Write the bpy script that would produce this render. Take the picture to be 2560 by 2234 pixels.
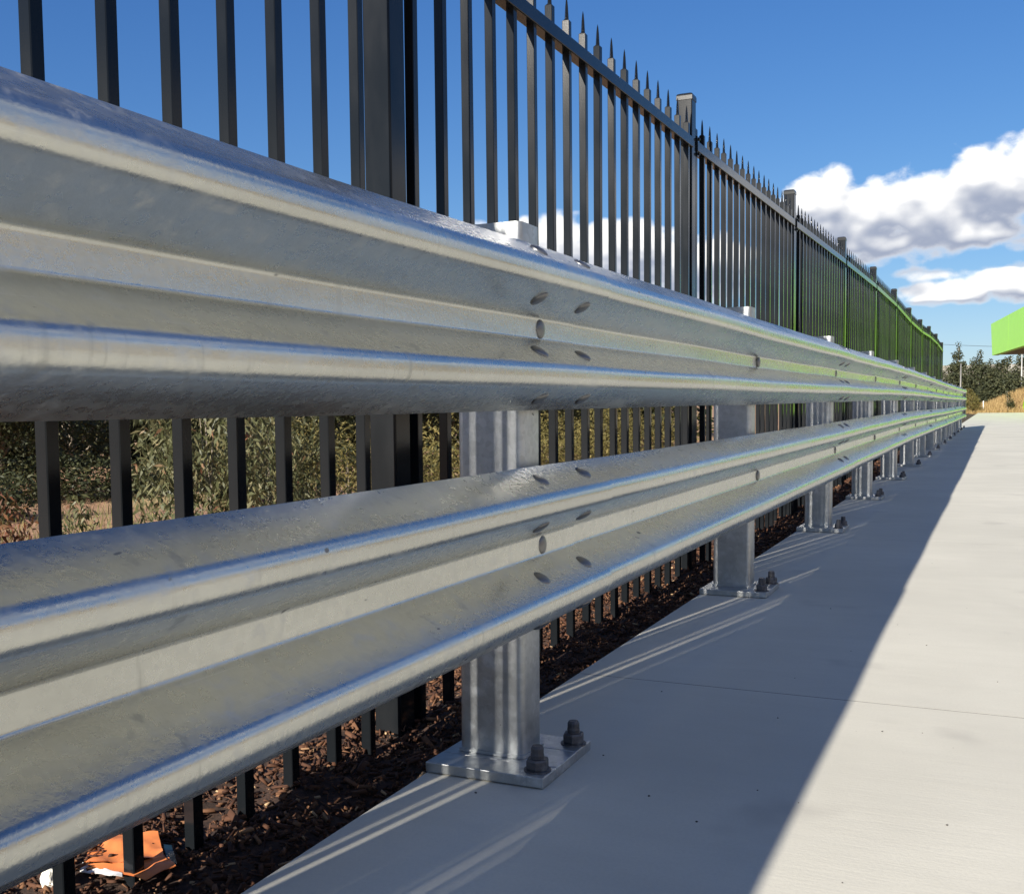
import bpy, bmesh, math, random
import numpy as np
from mathutils import Vector, Matrix, noise as mnoise

S = bpy.context.scene
for o in list(bpy.data.objects):
    bpy.data.objects.remove(o)
COL = S.collection
R = math.radians
rng = np.random.default_rng(7)
random.seed(7)

# ------------------------------------------------------------------ camera
cam_d = bpy.data.cameras.new('camera')
cam = bpy.data.objects.new('camera', cam_d)
COL.objects.link(cam)
S.camera = cam
F_PX, YAW, PITCH, ROLL = 2677.8, 0.4263, 0.0652, -0.0101
cam_d.sensor_width = 36.0
cam_d.lens = F_PX / 2560 * 36
cam_d.shift_y = 68.4 / 2560
cam_d.clip_start = 0.05
cam_d.clip_end = 3000
fw = Vector((-math.sin(YAW) * math.cos(PITCH), math.cos(YAW) * math.cos(PITCH), -math.sin(PITCH)))
rt = Vector((math.cos(YAW), math.sin(YAW), 0))
up = rt.cross(fw)
r2 = rt * math.cos(ROLL) + up * math.sin(ROLL)
u2 = -rt * math.sin(ROLL) + up * math.cos(ROLL)
cam.matrix_world = Matrix(((r2.x, u2.x, -fw.x, 0.7905), (r2.y, u2.y, -fw.y, -1.8509), (r2.z, u2.z, -fw.z, 0.68), (0, 0, 0, 1)))

# ------------------------------------------------------------------ light
SUN_AZ, SUN_EL = R(11.3), R(23.8)      # the light travels 11.3 deg right of the path
L = Vector((math.sin(SUN_AZ) * math.cos(SUN_EL), math.cos(SUN_AZ) * math.cos(SUN_EL), -math.sin(SUN_EL)))
sun_d = bpy.data.lights.new('sun', 'SUN')
sun_d.energy = 5.0
sun_d.angle = R(0.53)
sun_d.color = (1.0, 0.93, 0.82)
sun = bpy.data.objects.new('sun', sun_d)
sun.rotation_euler = L.to_track_quat('-Z', 'Y').to_euler()
sun.location = (-4, -10, 12)
COL.objects.link(sun)

S.view_settings.view_transform = 'Standard'
S.view_settings.look = 'None'
S.view_settings.gamma = 1
S.view_settings.use_curve_mapping = False
S.view_settings.exposure = 1.12


class X:
    """tiny helper: arithmetic on shader sockets"""
    nt = None

    def __init__(s, v):
        s.v = v

    @staticmethod
    def op(o, *a, clamp=False):
        n = X.nt.nodes.new('ShaderNodeMath')
        n.operation = o
        n.use_clamp = clamp
        for i, q in enumerate(a):
            q = q.v if isinstance(q, X) else q
            if isinstance(q, (int, float)):
                n.inputs[i].default_value = q
            else:
                X.nt.links.new(q, n.inputs[i])
        return X(n.outputs[0])

    def __add__(s, b): return X.op('ADD', s, b)
    def __radd__(s, b): return X.op('ADD', b, s)
    def __sub__(s, b): return X.op('SUBTRACT', s, b)
    def __rsub__(s, b): return X.op('SUBTRACT', b, s)
    def __mul__(s, b): return X.op('MULTIPLY', s, b)
    def __rmul__(s, b): return X.op('MULTIPLY', b, s)
    def __truediv__(s, b): return X.op('DIVIDE', s, b)

    def step(s, a, b, lo=0.0, hi=1.0):
        n = X.nt.nodes.new('ShaderNodeMapRange')
        n.interpolation_type = 'SMOOTHSTEP'
        X.nt.links.new(s.v, n.inputs['Value'])
        n.inputs['From Min'].default_value = a
        n.inputs['From Max'].default_value = b
        n.inputs['To Min'].default_value = lo
        n.inputs['To Max'].default_value = hi
        return X(n.outputs[0])


def NEW(t, **kw):
    n = X.nt.nodes.new(t)
    for k, v in kw.items():
        if k in n.inputs.keys():
            if isinstance(v, X):
                X.nt.links.new(v.v, n.inputs[k])
            elif isinstance(v, bpy.types.NodeSocket):
                X.nt.links.new(v, n.inputs[k])
            else:
                n.inputs[k].default_value = v
        else:
            setattr(n, k, v)
    return n


def link(a, b):
    X.nt.links.new(a.v if isinstance(a, X) else a, b)


def mixcol(fac, a, b, blend='MIX'):
    n = X.nt.nodes.new('ShaderNodeMix')
    n.data_type = 'RGBA'
    n.blend_type = blend
    for sock, q in ((n.inputs[0], fac), (n.inputs[6], a), (n.inputs[7], b)):
        q = q.v if isinstance(q, X) else q
        if isinstance(q, bpy.types.NodeSocket):
            X.nt.links.new(q, sock)
        elif isinstance(q, (int, float)):
            sock.default_value = q
        else:
            sock.default_value = (*q, 1) if len(q) == 3 else q
    return n.outputs[2]


# ------------------------------------------------------------------ world
W = bpy.data.worlds.new('World')
S.world = W
W.use_nodes = True
X.nt = W.node_tree
X.nt.nodes.clear()
tc = NEW('ShaderNodeTexCoord')
dirv = tc.outputs['Generated']
sky = NEW('ShaderNodeTexSky', sky_type='NISHITA', sun_disc=False, sun_elevation=SUN_EL, sun_rotation=math.pi + SUN_AZ,
          altitude=50.0, air_density=0.9, dust_density=0.1, ozone_density=2.4)
SKY_STRENGTH = 0.058
hs = NEW('ShaderNodeHueSaturation', Hue=0.506, Saturation=1.22, Value=1.0, Color=sky.outputs[0])
# the camera's shoulder: compress the bright horizon a little per channel
_sc = NEW('ShaderNodeSeparateColor', Color=hs.outputs[0])
_cc = NEW('ShaderNodeCombineColor')
for _i, _g in enumerate((0.74, 0.95, 1.36)):
    _c = X(_sc.outputs[_i]) * _g
    link(_c / (1.0 + _c * 0.062), _cc.inputs[_i])
# blobs of cloud: azimuth (deg, 0 = along the path, + right), elevation of the base, half width, height above, depth below
CLOUDS = [(-8.3, 9.2, 1.9, 2.1, 1.9), (-5.9, 8.9, 2.0, 1.7, 1.9), (-3.4, 9.0, 2.2, 2.0, 1.9),
          (-0.4, 9.8, 2.3, 2.1, 1.7), (2.2, 10.0, 2.4, 2.1, 1.7), (4.8, 9.2, 2.4, 1.3, 1.2), (-5.4, 7.9, 2.8, 1.0, 0.8), (-1.6, 8.1, 2.9, 1.0, 0.8),
          (-2.0, 5.2, 2.6, 0.65, 0.55, .2), (0.8, 5.4, 2.6, 1.0, 0.7, .15), (-3.2, 6.2, 2.2, 0.5, 0.5, .85), (1.4, 7.4, 2.2, 0.5, 0.5, .75),
          (-26.5, 8.3, 2.0, 1.1, 2.0), (-22.5, 8.2, 2.6, 1.5, 2.6), (-18.4, 8.0, 2.8, 1.4, 2.6), (-14.5, 7.2, 2.8, 1.3, 2.2),
          (14, 9, 6, 3, 2), (27, 9, 8, 4, 2.5), (42, 11, 8, 4, 2.5), (58, 8, 8, 3.5, 2.5), (76, 10, 9, 4, 2.5), (100, 10, 12, 4, 3), (132, 9, 12, 4, 3),  # from here on out of view, added for rail reflections and neutral fill
          (-66, 9, 9, 3, 3), (-95, 9, 12, 3.5, 3), (-130, 12, 12, 4, 3), (165, 13, 12, 4, 3),
          (40, 28, 16, 6, 4), (95, 28, 18, 7, 5), (145, 32, 16, 7, 5), (-105, 30, 18, 7, 5), (-150, 36, 18, 7, 5), (75, 50, 22, 8, 6), (-90, 54, 24, 8, 7)]


def cloud_group():
    g = bpy.data.node_groups.new('cloud_density', 'ShaderNodeTree')
    g.interface.new_socket('V', in_out='INPUT', socket_type='NodeSocketVector')
    g.interface.new_socket('Fine', in_out='OUTPUT', socket_type='NodeSocketFloat')
    g.interface.new_socket('Soft', in_out='OUTPUT', socket_type='NodeSocketFloat')
    keep = X.nt
    X.nt = g
    gi = NEW('NodeGroupInput')
    go = NEW('NodeGroupOutput')
    sx = NEW('ShaderNodeSeparateXYZ', Vector=gi.outputs[0])
    az, el = X(sx.outputs[0]), X(sx.outputs[1])
    D = None
    for (a0, e0, aw, hu, hd, *off) in CLOUDS:
        da = (az - a0) / aw
        de = el - e0
        h = X.op('GREATER_THAN', de, 0.0) * (hu - hd) + hd
        dv = de / h
        e = (1.0 - (off[0] if off else 0.0)) - (da * da + dv * dv)
        D = e if D is None else X.op('SMOOTH_MAX', D, e, 0.5)
    D = X.op('MAXIMUM', D, -2.5)
    mp = NEW('ShaderNodeCombineXYZ')
    link(az * 1.0, mp.inputs[0]); link(el * 1.5, mp.inputs[1])
    n1 = NEW('ShaderNodeTexNoise', Vector=mp.outputs[0], Scale=0.75, Detail=9.0, Roughness=0.56, Distortion=0.15)
    n2 = NEW('ShaderNodeTexNoise', Vector=mp.outputs[0], Scale=0.42, Detail=2.0, Roughness=0.45)
    n3 = NEW('ShaderNodeTexVoronoi', Vector=mp.outputs[0], Scale=1.1, feature='SMOOTH_F1', Smoothness=0.5)
    puff = (0.42 - X(n3.outputs['Distance'])) * 0.8
    soft = D + 0.35 + (X(n2.outputs[0]) - 0.5) * 0.85 + puff * 0.35
    fine = D + 0.35 + (X(n2.outputs[0]) - 0.5) * 0.9 + puff + (X(n1.outputs[0]) - 0.5) * 1.7
    link(fine, go.inputs[0]); link(soft, go.inputs[1])
    X.nt = keep
    return g


CG = cloud_group()
sp = NEW('ShaderNodeSeparateXYZ', Vector=dirv)
az = X.op('ARCTAN2', X(sp.outputs[0]), X(sp.outputs[1])) * (180 / math.pi)
el = X.op('ARCSINE', X(sp.outputs[2])) * (180 / math.pi)
v0 = NEW('ShaderNodeCombineXYZ'); link(az, v0.inputs[0]); link(el, v0.inputs[1])
v1 = NEW('ShaderNodeCombineXYZ'); link(az - 0.12, v1.inputs[0]); link(el + 0.80, v1.inputs[1])
def cl(v):
    n = NEW('ShaderNodeGroup'); n.node_tree = CG; link(v.outputs[0], n.inputs[0])
    return X(n.outputs[0]), X(n.outputs[1])


(d0, s0), (_, s1) = cl(v0), cl(v1)
cover = d0.step(-0.28, 0.62)
lit = (s0 - s1 + (d0 - s0) * 0.21).step(-0.30, 0.75)
thin = d0.step(1.0, -0.1)
lit = X.op('MAXIMUM', lit, thin * 0.5)
ccol = mixcol(lit, (0.29, 0.33, 0.43), (1.0, 0.985, 0.95))
hz = el.step(-1.5, 0.5)
cover = cover * hz
skyb = NEW('ShaderNodeBackground', Color=_cc.outputs[0], Strength=SKY_STRENGTH)
clb = NEW('ShaderNodeBackground', Color=ccol, Strength=0.60)
mx = NEW('ShaderNodeMixShader')
link(cover, mx.inputs[0]); link(skyb.outputs[0], mx.inputs[1]); link(clb.outputs[0], mx.inputs[2])
wo = NEW('ShaderNodeOutputWorld')
link(mx.outputs[0], wo.inputs[0])
W.cycles.sampling_method = 'MANUAL'
W.cycles.sample_map_resolution = 512


# ------------------------------------------------------------------ object helpers
def put(name, me, parent=None, mat=None, loc=None, smooth=False):
    o = bpy.data.objects.new(name, me)
    COL.objects.link(o)
    if parent is not None:
        o.parent = parent
    if mat is not None and not me.materials:
        me.materials.append(mat)
    if loc is not None:
        o.location = loc
    if smooth:
        me.polygons.foreach_set('use_smooth', [True] * len(me.polygons))
    return o


def empty(name, loc=(0, 0, 0)):
    o = bpy.data.objects.new(name, None)
    o.location = loc
    o.empty_display_size = 0.2
    COL.objects.link(o)
    return o


def tag(o, label=None, cat=None, group=None, kind=None):
    if label: o['label'] = label
    if cat: o['category'] = cat
    if group: o['group'] = group
    if kind: o['kind'] = kind
    return o


def npmesh(name, V, Fc):
    """mesh from numpy verts (n,3) and equal-size faces (m,k)"""
    V = np.asarray(V, np.float32)
    Fc = np.asarray(Fc, np.int32)
    me = bpy.data.meshes.new(name)
    m, k = Fc.shape
    me.vertices.add(len(V)); me.vertices.foreach_set('co', V.ravel())
    me.loops.add(m * k); me.loops.foreach_set('vertex_index', Fc.ravel())
    me.polygons.add(m)
    me.polygons.foreach_set('loop_start', np.arange(0, m * k, k, dtype=np.int32))
    try:
        me.polygons.foreach_set('loop_total', np.full(m, k, np.int32))
    except Exception:
        pass
    me.update(calc_edges=True)
    me.validate()
    return me


def pymesh(name, V, Fc):
    me = bpy.data.meshes.new(name)
    me.from_pydata([tuple(map(float, v)) for v in V], [], Fc)
    me.update()
    return me


BOXF = [(0, 3, 2, 1), (4, 5, 6, 7), (0, 1, 5, 4), (1, 2, 6, 5), (2, 3, 7, 6), (3, 0, 4, 7)]


def boxes(lst):
    """list of (x0,x1,y0,y1,z0,z1) -> verts, faces"""
    V, Fc = [], []
    for (a, b, c, d, e, f) in lst:
        k = len(V)
        V += [(a, c, e), (b, c, e), (b, d, e), (a, d, e), (a, c, f), (b, c, f), (b, d, f), (a, d, f)]
        Fc += [tuple(k + i for i in q) for q in BOXF]
    return V, Fc


def bevel_mesh(me, w, seg=2, ang=0.6):
    bm = bmesh.new(); bm.from_mesh(me)
    es = [e for e in bm.edges if len(e.link_faces) == 2 and e.calc_face_angle() > ang]
    bmesh.ops.bevel(bm, geom=es, offset=w, segments=seg, profile=0.5, affect='EDGES')
    bm.to_mesh(me); bm.free(); me.update()
    return me


def lathe(prof, n, cap=True):
    """profile [(r,z)] -> verts, faces round z"""
    V, Fc = [], []
    for (r, z) in prof:
        for i in range(n):
            a = 2 * math.pi * i / n
            V.append((r * math.cos(a), r * math.sin(a), z))
    for j in range(len(prof) - 1):
        for i in range(n):
            a, b = j * n + i, j * n + (i + 1) % n
            Fc.append((a, b, b + n, a + n))
    if cap:
        Fc.append(tuple(range((len(prof) - 1) * n, len(prof) * n)))
        Fc.append(tuple(reversed(range(n))))
    return V, Fc


def tube(pts, rad, n=8):
    """tapered tube along pts with radii"""
    V, Fc = [], []
    pts = [Vector(p) for p in pts]
    for j, p in enumerate(pts):
        t = (pts[min(j + 1, len(pts) - 1)] - pts[max(j - 1, 0)]).normalized()
        u = t.orthogonal().normalized()
        if j: u = (pu - t * pu.dot(t)).normalized()
        pu = u
        w = t.cross(u)
        for i in range(n):
            a = 2 * math.pi * i / n
            V.append(p + (u * math.cos(a) + w * math.sin(a)) * rad[j])
    for j in range(len(pts) - 1):
        for i in range(n):
            a, b = j * n + i, j * n + (i + 1) % n
            Fc.append((a, b, b + n, a + n))
    Fc.append(tuple(reversed(range(n))))
    Fc.append(tuple(range((len(pts) - 1) * n, len(pts) * n)))
    return V, Fc


# ------------------------------------------------------------------ materials
def material(name):
    m = bpy.data.materials.new(name)
    m.use_nodes = True
    X.nt = m.node_tree
    b = m.node_tree.nodes['Principled BSDF']
    return m, b


def bump(b, h, strength, dist):
    n = NEW('ShaderNodeBump', Height=h, Strength=strength, Distance=dist)
    link(n.outputs[0], b.inputs['Normal'])


def coords(sc=(1, 1, 1), kind='Object'):
    t = NEW('ShaderNodeTexCoord')
    m = NEW('ShaderNodeMapping')
    m.inputs['Scale'].default_value = sc
    link(t.outputs[kind], m.inputs[0])
    return m.outputs[0]


def mat_galv(name, streak=True, rough=0.275, tint=(0.585, 0.59, 0.545)):
    m, b = material(name)
    c = coords((1, 1, 1))
    cs = coords((1.0, 0.16, 1.0)) if streak else c
    big = NEW('ShaderNodeTexNoise', Vector=cs, Scale=9.0, Detail=6.0, Roughness=0.62)
    fine = NEW('ShaderNodeTexNoise', Vector=c, Scale=120.0, Detail=4.0, Roughness=0.6)
    mid = NEW('ShaderNodeTexNoise', Vector=c, Scale=38.0, Detail=5.0, Roughness=0.6)
    vor = NEW('ShaderNodeTexVoronoi', Vector=c, Scale=95.0, feature='F1')
    cell = NEW('ShaderNodeSeparateColor', Color=vor.outputs['Color'])
    spk = NEW('ShaderNodeTexNoise', Vector=coords((1, 0.45, 1)), Scale=55.0, Detail=2.0, Roughness=0.5)
    speck = X(spk.outputs[0]).step(0.735, 0.78)
    white = X(mid.outputs[0]).step(0.48, 0.80) * X(big.outputs[0]).step(0.4, 0.65)
    c1 = mixcol(X(big.outputs[0]).step(0.3, 0.7), tuple(v * 0.86 for v in tint), tuple(v * 1.1 for v in tint))
    c1 = mixcol(X(cell.outputs[0]) * (0.12 if streak else 0.5), c1, tuple(v * 0.66 for v in tint))
    c1 = mixcol(white * 0.35, c1, (0.72, 0.73, 0.73))
    scr = NEW('ShaderNodeTexNoise', Vector=coords((1.0, 0.02, 1.0)), Scale=260.0, Detail=2.0, Roughness=0.5)
    msk = NEW('ShaderNodeTexNoise', Vector=coords((1.0, 0.5, 1.0)), Scale=7.0, Detail=3.0, Roughness=0.6)
    scratch = X(scr.outputs[0]).step(0.60, 0.72) * X(msk.outputs[0]).step(0.48, 0.62)
    drip = NEW('ShaderNodeTexNoise', Vector=coords((1.0, 1.0, 0.10)), Scale=34.0, Detail=4.0, Roughness=0.6)
    dmask = NEW('ShaderNodeTexNoise', Vector=coords((1, 1, 1)), Scale=2.3, Detail=2.0, Roughness=0.5)
    stain = X(drip.outputs[0]).step(0.58, 0.72) * X(dmask.outputs[0]).step(0.50, 0.66)
    c1 = mixcol(stain * 0.45, c1, tuple(v * 0.52 for v in tint))
    c1 = mixcol(scratch * 0.35, c1, (0.80, 0.80, 0.79))
    c1 = mixcol(speck * 0.75, c1, (0.10, 0.10, 0.10))
    link(c1, b.inputs['Base Color'])
    r = rough + (X(big.outputs[0]) - 0.5) * 0.22 + (X(cell.outputs[1]) - 0.5) * 0.05 + white * 0.26 + speck * 0.3 + stain * 0.14 + scratch * 0.12
    link(X.op('MINIMUM', X.op('MAXIMUM', r, 0.13), 0.8), b.inputs['Roughness'])
    link(0.93 - white * 0.25 - speck * 0.6, b.inputs['Metallic'])
    h = X(fine.outputs[0]) * 1.3 + X(mid.outputs[0]) * 0.55 + X(big.outputs[0]) * 1.5
    bump(b, h, 0.28, 0.0011)
    return m


M_RAIL = mat_galv('galvanised_rail')
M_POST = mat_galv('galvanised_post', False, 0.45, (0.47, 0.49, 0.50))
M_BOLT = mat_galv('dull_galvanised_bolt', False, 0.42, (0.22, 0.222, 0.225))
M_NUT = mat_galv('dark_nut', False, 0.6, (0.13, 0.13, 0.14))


def mat_black(name, rough=0.15):
    m, b = material(name)
    c = coords((1, 1, 1))
    n = NEW('ShaderNodeTexNoise', Vector=c, Scale=300.0, Detail=2.0)
    d = NEW('ShaderNodeTexNoise', Vector=coords((1, 1, 0.3)), Scale=14.0, Detail=4.0)
    col = mixcol(X(d.outputs[0]).step(0.35, 0.75), (0.0062, 0.0076, 0.0092), (0.0115, 0.0128, 0.0145))
    link(col, b.inputs['Base Color'])
    link(rough + (X(d.outputs[0]) - 0.5) * 0.08, b.inputs['Roughness'])
    b.inputs['Specular IOR Level'].default_value = 0.22
    bump(b, n.outputs[0], 0.15, 0.0004)
    return m


M_BLACK = mat_black('black_powder_coat')
M_CAP = mat_black('black_plastic_cap', 0.22)


def mat_concrete(name, tint=(0.535, 0.518, 0.448)):
    m, b = material(name)
    c = coords((1, 1, 1), 'Object')
    big = NEW('ShaderNodeTexNoise', Vector=c, Scale=0.9, Detail=6.0, Roughness=0.6)
    mid = NEW('ShaderNodeTexNoise', Vector=coords((0.5, 2.0, 1)), Scale=5.0, Detail=6.0, Roughness=0.65)
    fine = NEW('ShaderNodeTexNoise', Vector=c, Scale=160.0, Detail=4.0, Roughness=0.7)
    broom = NEW('ShaderNodeTexNoise', Vector=coords((6, 140, 1)), Scale=1.0, Detail=3.0, Roughness=0.6)
    st = NEW('ShaderNodeTexNoise', Vector=c, Scale=3.1, Detail=3.0, Roughness=0.5)
    sp = NEW('ShaderNodeTexNoise', Vector=c, Scale=70.0, Detail=2.0, Roughness=0.5)
    a = tuple(v * 0.885 for v in tint); bb = tuple(min(1, v * 1.07) for v in tint)
    col = mixcol(X(big.outputs[0]).step(0.3, 0.7), a, bb)
    col = mixcol(X(mid.outputs[0]).step(0.35, 0.75) * 0.35, col, tuple(v * 0.86 for v in tint))
    col = mixcol(X(st.outputs[0]).step(0.60, 0.76) * 0.38, col, (0.28, 0.265, 0.24))
    col = mixcol(X(fine.outputs[0]).step(0.35, 0.7) * 0.25, col, tuple(v * 0.78 for v in tint))
    col = mixcol(X(sp.outputs[0]).step(0.76, 0.8) * 0.5, col, (0.16, 0.15, 0.14))
    link(col, b.inputs['Base Color'])
    link(0.72 + (X(mid.outputs[0]) - 0.5) * 0.2, b.inputs['Roughness'])
    b.inputs['Specular IOR Level'].default_value = 0.4
    h = X(fine.outputs[0]) * 0.5 + X(broom.outputs[0]) * 0.35 + X(mid.outputs[0]) * 1.5
    bump(b, h, 0.35, 0.002)
    return m


M_CONC = mat_concrete('pale_concrete')
M_BRIDGE = mat_concrete('bridge_concrete', (0.21, 0.20, 0.175))


def mat_simple(name, col, rough=0.8, var=0.25, scale=6.0, bmp=0.0, metallic=0.0, col2=None):
    m, b = material(name)
    n = NEW('ShaderNodeTexNoise', Vector=coords(), Scale=scale, Detail=6.0, Roughness=0.62)
    c2 = col2 or tuple(v * (1 + var) for v in col)
    c1 = col if col2 else tuple(v * (1 - var) for v in col)
    link(mixcol(X(n.outputs[0]).step(0.3, 0.7), c1, c2), b.inputs['Base Color'])
    b.inputs['Roughness'].default_value = rough
    b.inputs['Metallic'].default_value = metallic
    if bmp:
        bump(b, n.outputs[0], 0.6, bmp)
    return m


M_JOINT = mat_simple('grey_joint_sealant', (0.16, 0.15, 0.135), 0.9)
M_MULCH = mat_simple('dark_mulch', (0.040, 0.020, 0.012), 0.95, 0.5, 60, 0.01)


def mat_rand(name, cols, rough=0.85, trans=0.0, bright=1.0):
    """colour picked per piece from the 'shade' attribute (a property of the piece itself)"""
    m, b = material(name)
    at = NEW('ShaderNodeAttribute', attribute_name='shade')
    r = NEW('ShaderNodeValToRGB')
    cr = r.color_ramp
    while len(cr.elements) < len(cols):
        cr.elements.new(0.5)
    for i, (p, c) in enumerate(cols):
        cr.elements[i].position = p
        cr.elements[i].color = (*[v * bright for v in c], 1)
    link(at.outputs['Fac'], r.inputs[0])
    link(r.outputs[0], b.inputs['Base Color'])
    b.inputs['Roughness'].default_value = rough
    b.inputs['Specular IOR Level'].default_value = 0.3
    if trans:
        out = [n for n in m.node_tree.nodes if n.type == 'OUTPUT_MATERIAL'][0]
        t = NEW('ShaderNodeBsdfTranslucent', Color=mixcol(0.35, r.outputs[0], (0.13, 0.13, 0.04)))
        mxs = NEW('ShaderNodeMixShader', Fac=trans)
        link(b.outputs[0], mxs.inputs[1]); link(t.outputs[0], mxs.inputs[2]); link(mxs.outputs[0], out.inputs[0])
    return m


M_CHIP = mat_rand('wood_chip', [(0, (0.035, 0.015, 0.009)), (0.5, (0.085, 0.037, 0.019)), (0.86, (0.17, 0.085, 0.042)), (1, (0.40, 0.27, 0.15))])
M_GUM = mat_rand('gum_leaf', [(0, (0.045, 0.054, 0.022)), (0.5, (0.10, 0.104, 0.048)), (0.85, (0.20, 0.175, 0.09)), (1, (0.19, 0.085, 0.048))], 0.5, 0.3)
M_GUMRED = mat_rand('young_red_leaf', [(0, (0.06, 0.03, 0.015)), (0.5, (0.15, 0.055, 0.03)), (1, (0.20, 0.14, 0.06))], 0.5, 0.3)
M_DARKLEAF = mat_rand('dark_leaf', [(0, (0.016, 0.022, 0.010)), (0.6, (0.040, 0.046, 0.018)), (1, (0.095, 0.085, 0.033))], 0.6, 0.2)
M_FARLEAF = mat_rand('far_leaf', [(0, (0.020, 0.026, 0.013)), (0.6, (0.045, 0.052, 0.024)), (1, (0.085, 0.085, 0.04))], 0.7, 0.15)
M_OLIVE = mat_rand('olive_leaf', [(0, (0.055, 0.05, 0.014)), (0.6, (0.13, 0.11, 0.033)), (1, (0.22, 0.17, 0.06))], 0.7, 0.2)
M_STRAW = mat_rand('dry_grass', [(0, (0.20, 0.13, 0.055)), (0.6, (0.36, 0.25, 0.11)), (1, (0.50, 0.37, 0.18))], 0.8, 0.25)
M_GREENGRASS = mat_rand('roadside_grass', [(0, (0.06, 0.07, 0.02)), (0.6, (0.15, 0.14, 0.045)), (1, (0.30, 0.22, 0.09))], 0.7, 0.25)
M_BARK = mat_simple('grey_bark', (0.20, 0.165, 0.125), 0.9, 0.35, 30, 0.01)
M_DARKBARK = mat_simple('brown_bark', (0.085, 0.065, 0.048), 0.9, 0.35, 30, 0.01)
M_LIME = mat_simple('lime_green_paint', (0.33, 0.74, 0.012), 0.35, 0.03, 2)
M_SOFFIT = mat_simple('brown_soffit', (0.13, 0.12, 0.09), 0.7, 0.15, 3)
M_STEEL = mat_simple('weathered_grey_steel', (0.17, 0.165, 0.155), 0.55, 0.15, 20, 0, 0.4)
M_WHITEPOLE = mat_simple('pale_grey_pole', (0.34, 0.34, 0.33), 0.5, 0.05, 5)
M_WIRE = mat_simple('black_cable', (0.03, 0.03, 0.03), 0.6)
M_ORANGE = mat_simple('orange_paper', (0.66, 0.205, 0.06), 0.6, 0.07, 30, 0.001)
M_PAPER = mat_simple('white_paper', (0.74, 0.73, 0.72), 0.7, 0.05, 40, 0.001)
M_TEAL = mat_simple('teal_print', (0.006, 0.028, 0.045), 0.5, 0.2, 30)  # colour darkened to stand for the shadow over the strip
M_INK = mat_simple('brown_ink', (0.10, 0.035, 0.02), 0.7)
M_TISSUE = mat_simple('white_tissue', (0.78, 0.76, 0.68), 0.9, 0.06, 90, 0.003)
M_GRIT = mat_simple('dark_grit', (0.05, 0.045, 0.04), 0.9, 0.3, 50)


def mat_ground():
    m, b = material('dirt_and_dry_grass')
    c = coords((1, 1, 1))
    s = NEW('ShaderNodeSeparateXYZ', Vector=c)
    n = NEW('ShaderNodeTexNoise', Vector=c, Scale=0.35, Detail=8.0, Roughness=0.65)
    f = NEW('ShaderNodeTexNoise', Vector=c, Scale=9.0, Detail=8.0, Roughness=0.7)
    dirt = mixcol(X(f.outputs[0]).step(0.3, 0.72), (0.22, 0.115, 0.062), (0.42, 0.255, 0.15))
    grass = mixcol(X(f.outputs[0]).step(0.3, 0.72), (0.25, 0.175, 0.08), (0.42, 0.31, 0.15))
    side = X(s.outputs[0]).step(-1.0, 6.0)
    patch = X.op('MAXIMUM', side, X(n.outputs[0]).step(0.52, 0.62) * 0.8)
    link(mixcol(patch, dirt, grass), b.inputs['Base Color'])
    b.inputs['Roughness'].default_value = 0.95
    bump(b, f.outputs[0], 0.8, 0.08)
    return m


M_GROUND = mat_ground()


# ------------------------------------------------------------------ setting: ground, mulch bed, path
def sstep(a, b, x):
    t = np.clip((x - a) / (b - a), 0, 1)
    return t * t * (3 - 2 * t)


def ground_h(x, y):
    h = -0.16 - 0.9 * sstep(-1.5, -5.5, x)
    h = h + (0.07 * np.sin(x * 0.9 + 0.4 * y) + 0.05 * np.sin(y * 1.3 - x * 0.5)) * sstep(-2.2, -5, x)
    m = 1.22 * np.exp(-((x - 2.9) / 2.6) ** 2 - ((y - 65.0) / 4.2) ** 2)
    m = np.maximum(m, 0.95 * np.exp(-((x - 9.5) / 7.0) ** 2 - ((y - 67.0) / 4.5) ** 2))
    h = h + m * 1.1 * sstep(58.6, 61.5, y)
    h = h - 0.7 * sstep(72, 95, y) * sstep(300, 110, y)
    h = h + 8.5 * sstep(27, 46, x) + 3.0 * sstep(60, 190, x)  # bank on the right, out of view, added for the rail's tan reflection
    h = h + 5.0 * sstep(250, 700, np.hypot(x, y))
    return h


gx = np.unique(np.concatenate([np.linspace(-900, -60, 15), np.linspace(-60, -20, 21), np.linspace(-20, -1.3, 60), [-1.25, -0.5], np.linspace(0, 16, 40), np.linspace(17, 60, 36), np.linspace(65, 120, 10), np.linspace(150, 900, 12)]))
gy = np.unique(np.concatenate([np.linspace(-900, -40, 12), np.linspace(-30, 58, 130), np.linspace(58.5, 76, 45), np.linspace(78, 200, 30), np.linspace(240, 900, 12)]))
GX, GY = np.meshgrid(gx, gy)
GZ = ground_h(GX, GY)
nx, ny = len(gx), len(gy)
ii = (np.arange(ny - 1)[:, None] * nx + np.arange(nx - 1)[None]).ravel()
me = npmesh('ground', np.stack([GX, GY, GZ], -1).reshape(-1, 3), np.stack([ii, ii + 1, ii + nx + 1, ii + nx], -1))
ground = put('ground', me, None, M_GROUND, smooth=True)
tag(ground, 'bare orange dirt and dry grass beyond the fence and path', kind='structure')

# mulch bed between the path and just past the fence
mx_ = np.concatenate([np.linspace(-1.75, -1.2, 5), np.linspace(-1.1, -0.172, 24)])
my_ = np.concatenate([np.linspace(-10, -2, 20), np.linspace(-1.9, 9, 180), np.linspace(9.3, 57, 110)])


def mulch_h(x, y):
    w = 0.010 * np.sin(23 * x + 9 * y) + 0.008 * np.sin(17 * y - 11 * x) + 0.007 * np.sin(41 * x + 33 * y)
    return -0.042 + w - 0.17 * sstep(-1.1, -1.75, x) + 0.012 * sstep(-0.3, -0.6, x)


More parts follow.
